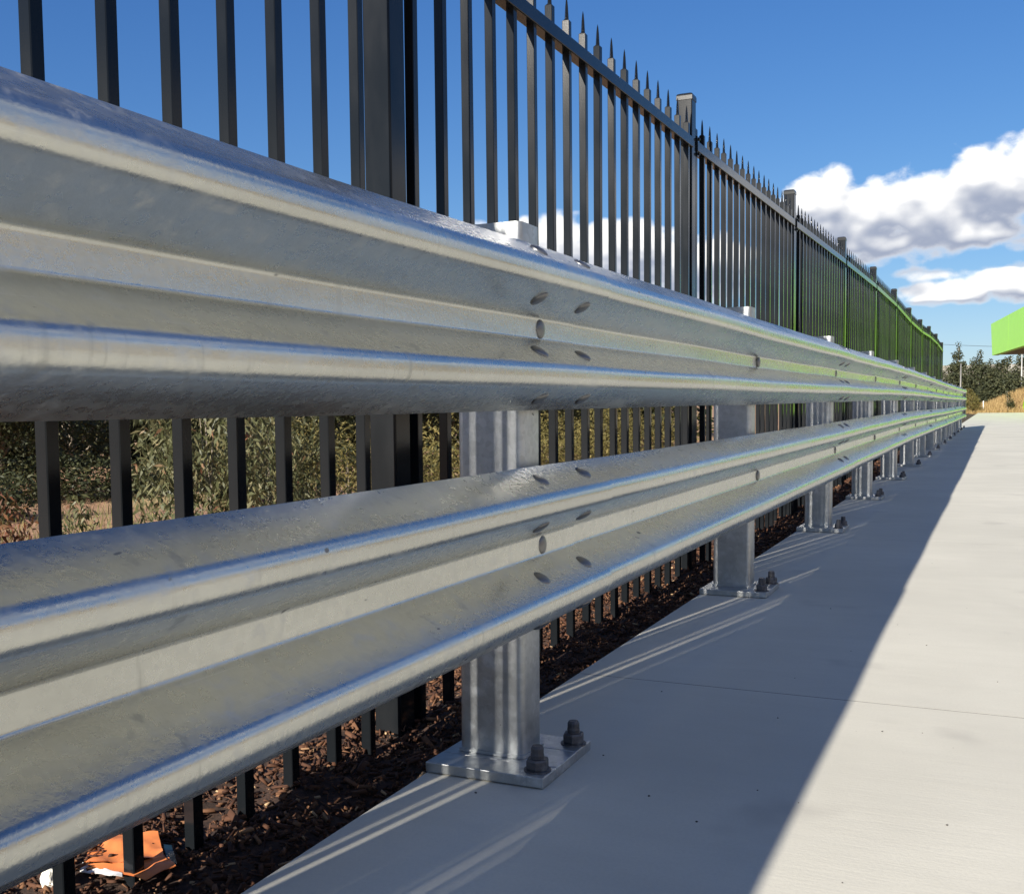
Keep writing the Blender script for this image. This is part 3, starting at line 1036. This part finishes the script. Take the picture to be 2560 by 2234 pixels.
# gum saplings and shrubs just beyond the fence
plant('gum_sapling', -4.25, 4.1, 'leafy green gum sapling seen between the two rails, left of the wide fence post', 'shrub', 'saplings just beyond the fence', M_GUM, M_BARK,
      [(0, 0, 0.75), (0.15, -0.25, 1.25), (-0.2, 0.2, 1.5), (0.1, 0.35, 0.5), (0, -0.5, 0.45)], [(.6, .6, .6), (.5, .5, .5), (.45, .45, .45), (.5, .5, .45), (.42, .42, .4)], 8500, 0.07, 0.0095, 0.9, 11, 0.016, clump=150)
plant('gum_sapling', -5.0, 5.75, 'tall gum sapling with pale leaves behind the fence pickets next to the wide fence post', 'shrub', 'saplings just beyond the fence', M_GUM, M_BARK,
      [(0, 0, 1.0), (0.2, 0.1, 1.6), (-0.25, 0.2, 0.6), (0.1, 0.5, 0.9)], [(.55, .55, .65), (.45, .45, .5), (.45, .45, .4), (.45, .45, .5)], 7000, 0.072, 0.0095, 0.9, 12, 0.016, clump=130)
plant('gum_sapling', -4.0, 2.15, 'low gum sapling with reddish new leaves at the far left edge', 'shrub', 'saplings just beyond the fence', M_GUMRED, M_BARK,
      [(0, 0, 0.72), (-0.25, 0.05, 0.55), (0.15, 0.1, 0.45)], [(.22, .22, .42), (.3, .3, .3), (.3, .25, .3)], 3000, 0.060, 0.008, 0.9, 13, 0.012)
plant('gum_shrub', -3.75, 2.25, 'pale green gum shrub low at the far left edge below the red leaves', 'shrub', 'saplings just beyond the fence', M_GUM, M_BARK,
      [(0, 0, 0.30), (-0.35, -0.1, 0.35), (0.3, 0.35, 0.22)], [(.42, .42, .34), (.4, .4, .34), (.3, .3, .22)], 7500, 0.055, 0.008, 0.8, 14, 0.012)
plant('gum_shrub', -5.3, 3.75, 'small gum shrub by the dirt patch between the second and third pickets', 'shrub', 'saplings just beyond the fence', M_GUM, M_BARK,
      [(0, 0, 0.5), (0.1, 0.05, 0.85)], [(.22, .22, .35), (.15, .15, .28)], 1200, 0.06, 0.009, 0.9, 15, 0.010)
plant('gum_shrub', -6.9, 9.9, 'bushy yellow-green shrub beyond the fence behind the first rail post', 'shrub', 'saplings just beyond the fence', M_OLIVE, M_BARK,
      [(0, 0, 0.9), (0.5, 0.6, 0.8), (-0.5, -0.4, 1.1), (-1.0, -1.0, 0.9)], [(.8, .8, .8), (.8, .8, .7), (.7, .7, .8), (.7, .7, .7)], 9000, 0.07, 0.010, 0.5, 16, 0.02)
for q, (x, y, s_, lab) in enumerate(((-6.2, 13.4, 1.0, 'olive shrub seen through the pickets right of the first rail post'), (-6.6, 17.0, 1.15, 'second olive shrub farther along beyond the fence'),
                                     (-6.5, 21.5, 1.2, 'third olive shrub beyond the fence, farthest of the row'))):
    plant('olive_shrub', x, y, lab, 'shrub', 'olive shrubs in a row beyond the fence', M_OLIVE, M_BARK,
          [(0, 0, 0.7 * s_), (0.4, 1.1, 0.8 * s_), (-0.4, -1.1, 0.9 * s_), (0.0, 2.0, 0.6 * s_)], [(.9, .9, .8), (.9, 1.0, .75), (.8, 1.0, .8), (.7, .8, .6)], 8000, 0.08, 0.013, 0.4, 20 + q, 0.03)
# dark trees farther back on the left
lefts = [(-17.5, 12.2, 1.0, 'dark dense tree at the left edge above the dirt patch'), (-18.8, 16.6, 1.05, 'dark tree with forked pale trunk behind the dirt patch'), (-17.6, 20.8, 1.0, 'shady tree behind the tall gum sapling'),
         (-15.6, 24.2, 1.0, 'shady tree beyond the wide fence post'), (-15.5, 29.0, 1.1, 'shady tree far behind the first rail post'), (-13.8, 34.0, 1.1, 'shady tree beyond the fence past the olive shrubs'), (-24, 19, 1.25, 'tall dark tree rearmost on the left'), (-22.5, 26, 1.2, 'tall dark tree rearmost behind the saplings')]
for q, (x, y, s_, lab) in enumerate(lefts):
    rr_ = random.Random(q)
    cs = [(rr_.uniform(-1.3, 1.3), rr_.uniform(-1.5, 1.5), (1.1 + 1.9 * rr_.random()) * s_) for _ in range(8)] + [(0, 0, 2.9 * s_)]
    rs = [(rr_.uniform(.8, 1.3),) * 2 + (rr_.uniform(.6, .95),) for _ in cs]
    plant('shade_tree', x, y, lab, 'tree', 'dark trees beyond the dirt', M_DARKLEAF, M_BARK if q == 1 else M_DARKBARK, cs, rs, 11000, 0.12, 0.028, 0.5, 40 + q, 0.09)
for q, (x, y, lab) in enumerate(((-14.5, 9.2, 'low dark undergrowth shrub at the left edge under the trees'), (-15.6, 13.6, 'low dark undergrowth shrub behind the dirt patch'), (-14.6, 17.2, 'low dark undergrowth shrub behind the tall sapling'), (-12.2, 19.6, 'low dry-tipped shrub on the dirt beyond the fence post'))):
    plant('undergrowth_shrub', x, y, lab, 'shrub', 'undergrowth shrubs beneath the dark trees', M_DARKLEAF, M_DARKBARK,
          [(0, 0, .45), (.9, .9, .4), (-.9, -.9, .5)], [(1.0, 1.0, .55), (.8, .8, .45), (.9, .9, .5)], 6500, 0.10, 0.022, 0.3, 60 + q, 0.03)


# the wood that closes the view behind the dark trees
nw = 60000
u = rng.uniform(0, 1, nw)
wx = -33 + 17 * u + rng.normal(0, 1.6, nw); wy = 2 + 52 * u + rng.normal(0, 1.6, nw)
hgt = 3.6 + 0.8 * np.sin(u * 37) + 0.6 * np.sin(u * 81 + 1)
wz = -1.2 + hgt * rng.random(nw) ** 0.8
V, F_, sh = leaves([(0, 0, 0)], [(1, 1, 1)], nw, 0.34, 0.10, 0.4, 77)
V = V.reshape(nw, 4, 3); V = V - V[:, :1] + np.stack([wx, wy, wz], -1)[:, None]
me = npmesh('distant_wood', V.reshape(-1, 3), F_)
at = me.attributes.new('shade', 'FLOAT', 'POINT'); at.data.foreach_set('value', sh.astype(np.float32))
tag(put('distant_wood', me, None, M_DARKLEAF), 'dark mass of bush closing the view beyond the fence', kind='stuff')


# grass blades
def blades(name, xs, ys, h0, h1, w, seed, mat, label, lean=0.25):
    r_ = np.random.default_rng(seed); n = len(xs)
    z = ground_h(xs, ys) - 0.02
    h = r_.uniform(h0, h1, n); a = r_.uniform(0, np.pi, n)
    lx, ly = r_.normal(0, lean, n) * h, r_.normal(0, lean, n) * h
    dx, dy = np.cos(a) * w, np.sin(a) * w
    b0 = np.stack([xs - dx, ys - dy, z], -1); b1 = np.stack([xs + dx, ys + dy, z], -1)
    m1 = np.stack([xs + dx * .6 + lx * .45, ys + dy * .6 + ly * .45, z + h * .6], -1); m0 = np.stack([xs - dx * .6 + lx * .45, ys - dy * .6 + ly * .45, z + h * .6], -1)
    t = np.stack([xs + lx, ys + ly, z + h], -1); t2 = t + np.stack([dx * .1, dy * .1, z * 0], -1)
    V = np.stack([b0, b1, m1, m0, t2, t], 1).reshape(-1, 3)
    o = np.arange(n)[:, None] * 6
    F_ = np.concatenate([o + np.array([0, 1, 2, 3]), o + np.array([3, 2, 4, 5])])
    me = npmesh(name, V, F_)
    at = me.attributes.new('shade', 'FLOAT', 'POINT'); at.data.foreach_set('value', np.repeat(r_.beta(2, 2, n), 6).astype(np.float32))
    return tag(put(name, me, None, mat), label, kind='stuff')


N = 26000
blades('dry_grass', rng.uniform(-1.2, 11, N), rng.uniform(59.3, 69, N), 0.10, 0.42, 0.012, 1, M_STRAW, 'straw coloured dry grass on the mound past the end of the path')
N = 16000
xs = rng.uniform(-15, -2.4, N); ys = rng.uniform(1.0, 34, N)
keep = (np.sin(xs * 1.1 + 2) + np.sin(ys * 0.8) + rng.normal(0, .5, N)) > 0.5
blades('roadside_grass', xs[keep], ys[keep], 0.08, 0.35, 0.008, 2, M_GREENGRASS, 'patchy green and straw grass on the dirt beyond the fence', 0.4)

# end of the path: bushes and saplings
plant('olive_bush', -0.62, 60.3, 'olive brown bush just past the end of the guard rail', 'bush', None, M_OLIVE, M_BARK,
      [(-0.25, 0, .5), (.15, -.1, .75), (.3, .2, .4), (-.1, .2, 1.1)], [(.45, .45, .5), (.4, .4, .45), (.35, .35, .4), (.35, .35, .4)], 3600, 0.08, 0.016, 0.3, 81, 0.02)
plant('leaning_sapling', 1.22, 60.4, 'small leaning sapling in front of the dry grass mound', 'sapling', None, M_DARKLEAF, M_BARK,
      [(0.1, 0, .5), (.05, 0, .85), (-.12, 0, 1.15), (0.2, 0, .35)], [(.25, .25, .25), (.18, .18, .2), (.08, .08, .2), (.2, .2, .2)], 650, 0.09, 0.02, 0.3, 82, 0.02)
far = [(-2.75, 106, [(0, 0, 2.2), (-.35, 0, 3.4), (.35, 0, 3.2), (-.1, 0, 4.4), (.3, 0, 4.6), (0, 0, 5.5), (.05, 0, 6.3), (.1, 0, 1.4)], [(.8, .8, .8), (.7, .7, .6), (.7, .7, .6), (.8, .8, .6), (.55, .6, .5), (.55, .5, .5), (.25, .22, .45), (.8, .7, .7)], 3000, 'tallest slender gum tree beyond the end of the fence'),
       (-5.3, 140, [(0, 0, 3.5), (.1, 0, 5.0)], [(.9, .9, 1.6), (.5, .5, 1.2)], 1200, 'narrow dark tree just right of the last fence post'),
       (-1.55, 136, [(0, 0, 3), (-.2, 0, 5.2), (.25, 0, 6.2), (.7, 0, 4.6)], [(1.3, 1, 1.6), (.8, .8, 1.0), (.4, .5, .8), (.8, .8, .9)], 2600, 'tall narrow-topped dark tree left of the green building'),
       (-.2, 138, [(0, 0, 3), (0, 0, 5.2), (.5, 0, 4.2)], [(1.1, .8, 1.6), (.5, .5, .8), (.8, .8, .9)], 1900, 'shorter dark tree left of the green building'),
       (1.0, 104, [(-.7, 0, 2.4), (.4, 0, 2.9), (.0, 0, 4.2), (.9, 0, 2.6), (.5, 0, 4.7)], [(1.0, .8, 1.1), (.9, .8, 1.0), (.7, .6, .7), (.8, .7, .9), (.4, .4, .5)], 3200, 'round-topped tree under the corner of the green canopy'),
       (2.75, 128, [(0, 0, 3), (.2, 0, 5.2), (-.4, 0, 4.2)], [(.9, .7, 1.5), (.7, .6, .9), (.6, .6, .7)], 1800, 'dark tree at the right edge below the green canopy'),
       (-1.0, 92, [(-.7, 0, 1.7), (.5, 0, 2.0), (-.3, 0, 3.2), (1.0, 0, 1.7), (.5, 0, 3.6)], [(1.0, .8, 1.1), (1.0, .8, 1.1), (.8, .6, .8), (.9, .7, 1.0), (.6, .6, .7)], 3600, 'bushy tree in the middle of the far thicket'),
       (.45, 86, [(-.4, 0, 1.4), (.5, 0, 1.8), (0, 0, 2.7), (.9, 0, 2.4)], [(.9, .7, 1.0), (.9, .7, 1.0), (.7, .5, .8), (.5, .5, .6)], 2800, 'bushy tree at the front of the far thicket'),
       (-2.1, 88, [(-.4, 0, 1.4), (.5, 0, 1.8), (0, 0, 2.7), (.8, 0, 2.5)], [(.9, .7, 1.0), (.9, .7, 1.0), (.7, .5, .8), (.5, .5, .6)], 2800, 'bushy tree behind the end of the guard rail'),
       (1.9, 90, [(-.4, 0, 1.4), (.5, 0, 1.6), (0, 0, 2.6)], [(.9, .7, 1.0), (.9, .7, .9), (.7, .5, .7)], 2400, 'bushy tree right of the far thicket below the canopy')]
for q, (x, y, cs, rs, n, lab) in enumerate(far):
    plant('far_tree', x, y, lab, 'tree', 'trees beyond the end of the path', M_FARLEAF, M_BARK, cs, rs, int(n * 1.3), 0.20, 0.065, 0.3, 100 + q, 0.07).scale = (1.0, 1.0, 1.07)

# ------------------------------------------------------------------ far built things
# lime green canopy building along the right of the path's far end
bld = empty('green_canopy_building', (1.2, 66, 0))
tag(bld, 'lime green canopy building with a sloping fascia at the right edge', 'building')
bx, by = 1.2, 66.0
A0 = Vector((0.36, 73.2)); A1 = Vector((4.98, 36.0))
dirf = (A1 - A0).normalized(); nf = Vector((-dirf.y, dirf.x))       # nf points away from the path side
if nf.x < 0: nf = -nf


def prism(name, poly3, depth, mat, par):
    """poly3: outline points in 3-D on the facade; pushed back along nf"""
    n = len(poly3)
    V = [(p[0] - bx, p[1] - by, p[2]) for p in poly3] + [(p[0] - bx + nf.x * depth, p[1] - by + nf.y * depth, p[2]) for p in poly3]
    Fc = [tuple(range(n)), tuple(reversed(range(n, 2 * n)))] + [((i + 1) % n, i, n + i, n + (i + 1) % n) for i in range(n)]
    me = pymesh(name, V, Fc)
    b_ = bmesh.new(); b_.from_mesh(me); bmesh.ops.recalc_face_normals(b_, faces=b_.faces); b_.to_mesh(me); b_.free()
    return put(name, me, par, mat)


def fp(s, z):
    p = A0 + dirf * s
    return (p.x, p.y, z)


LEN = (A1 - A0).length
# the end of the fascia slants; panels along it with thin joints
edges = [0.0, 7.0, 14.0, 21.0, 28.0, 33.0, LEN]
for k in range(len(edges) - 1):
    a, b = edges[k] + (0.02 if k else 0), edges[k + 1]
    a_top = a - 0.9 if k == 0 else a
    prism('fascia_panel', [fp(a, 3.47), fp(b, 3.47), fp(b, 5.52), fp(a_top, 5.52)], 0.35, M_LIME, bld)
prism('soffit', [fp(0.1, 3.50), fp(LEN, 3.50), fp(LEN, 3.72), fp(0.1, 3.72)], 9.0, M_SOFFIT, bld).location = (0.02, 0, 0)
# sloping green wing wall below the canopy
prism('wing_wall', [fp(12.2, -0.2), fp(37.0, -0.2), fp(37.0, 3.46), fp(16.5, 3.46)], 0.35, M_LIME, bld)

br = empty('overpass_bridge', (0, 178, -0.5))
tag(br, 'long beige concrete overpass behind the far trees', 'bridge')
V, Fc = boxes([(-30, 60, -0.3, 0.0, 5.4, 6.5)]); put('parapet', pymesh('parapet', V, Fc), br, M_BRIDGE)
V, Fc = boxes([(-30, 60, 0.003, 9, 4.3, 5.38)]); put('deck', pymesh('deck', V, Fc), br, M_BRIDGE)
for x in (-14, 0, 14, 30):
    V, Fc = boxes([(x - .5, x + .5, 2, 7, -0.8, 4.29)]); put('pier', pymesh('pier', V, Fc), br, M_BRIDGE)


def pole(name, x, y, z0, z1, r, mat, label, cat, arm=None):
    e = empty(name, (x, y, z0)); tag(e, label, cat)
    V, Fc = tube([(0, 0, 0), (0, 0, (z1 - z0) * .5), (0, 0, z1 - z0)], [r, r * .9, r * .75], 10)
    put('shaft', pymesh('shaft', V, Fc), e, mat, smooth=True)
    if arm:
        V, Fc = tube([(0, 0, z1 - z0), (-.15, 0, z1 - z0 + .25), (-arm, 0, z1 - z0 + .35)], [r * .7, r * .6, r * .5], 8)
        put('arm', pymesh('arm', V, Fc), e, mat, smooth=True)
        V, Fc = boxes([(-arm - .45, -arm, -.1, .1, z1 - z0 + .30, z1 - z0 + .40)])
        put('lantern', pymesh('lantern', V, Fc), e, mat)
    return e


pole('street_lamp', 2.50, 98, -0.6, 4.6, 0.06, M_WHITEPOLE, 'pale street lamp below the green canopy at the right edge', 'street lamp', 1.0)
pole('lamp_pole', 2.0, 130, -0.6, 5.4, 0.04, M_WHITEPOLE, 'thin grey pole rising behind the far bridge trees', 'pole')
sg = pole('steel_post', -0.113, 28.2, -0.05, 1.60, 0.024, M_STEEL, 'bare grey steel post standing past the end of the guard rail', 'post')
V, Fc = lathe([(0.026, 1.645), (0.026, 1.655), (0.012, 1.662)], 10)
put('end_cap', pymesh('end_cap', V, Fc), sg, M_STEEL)
mk = empty('marker_post', (0.04, 61.2, 0.45)); tag(mk, 'tiny white marker beside the olive bush on the grass mound', 'marker')
V, Fc = boxes([(-.022, .022, -.015, .015, -.3, .16)]); put('board', bevel_mesh(pymesh('board', V, Fc), .008, 1), mk, M_PAPER)
pts_ = []
for k in range(25):
    w = k / 24
    pts_.append((-14 + 40 * w, 150 - 40 * w, 7.9 + 0.0 - 3.2 * w - 0.0 + 3.6 * (w - .5) ** 2))
V, Fc = tube(pts_, [0.022] * 25, 5)
tag(put('power_line', pymesh('power_line', V, Fc), None, M_WIRE), 'thin dark power line crossing the sky above the far trees', 'cable')
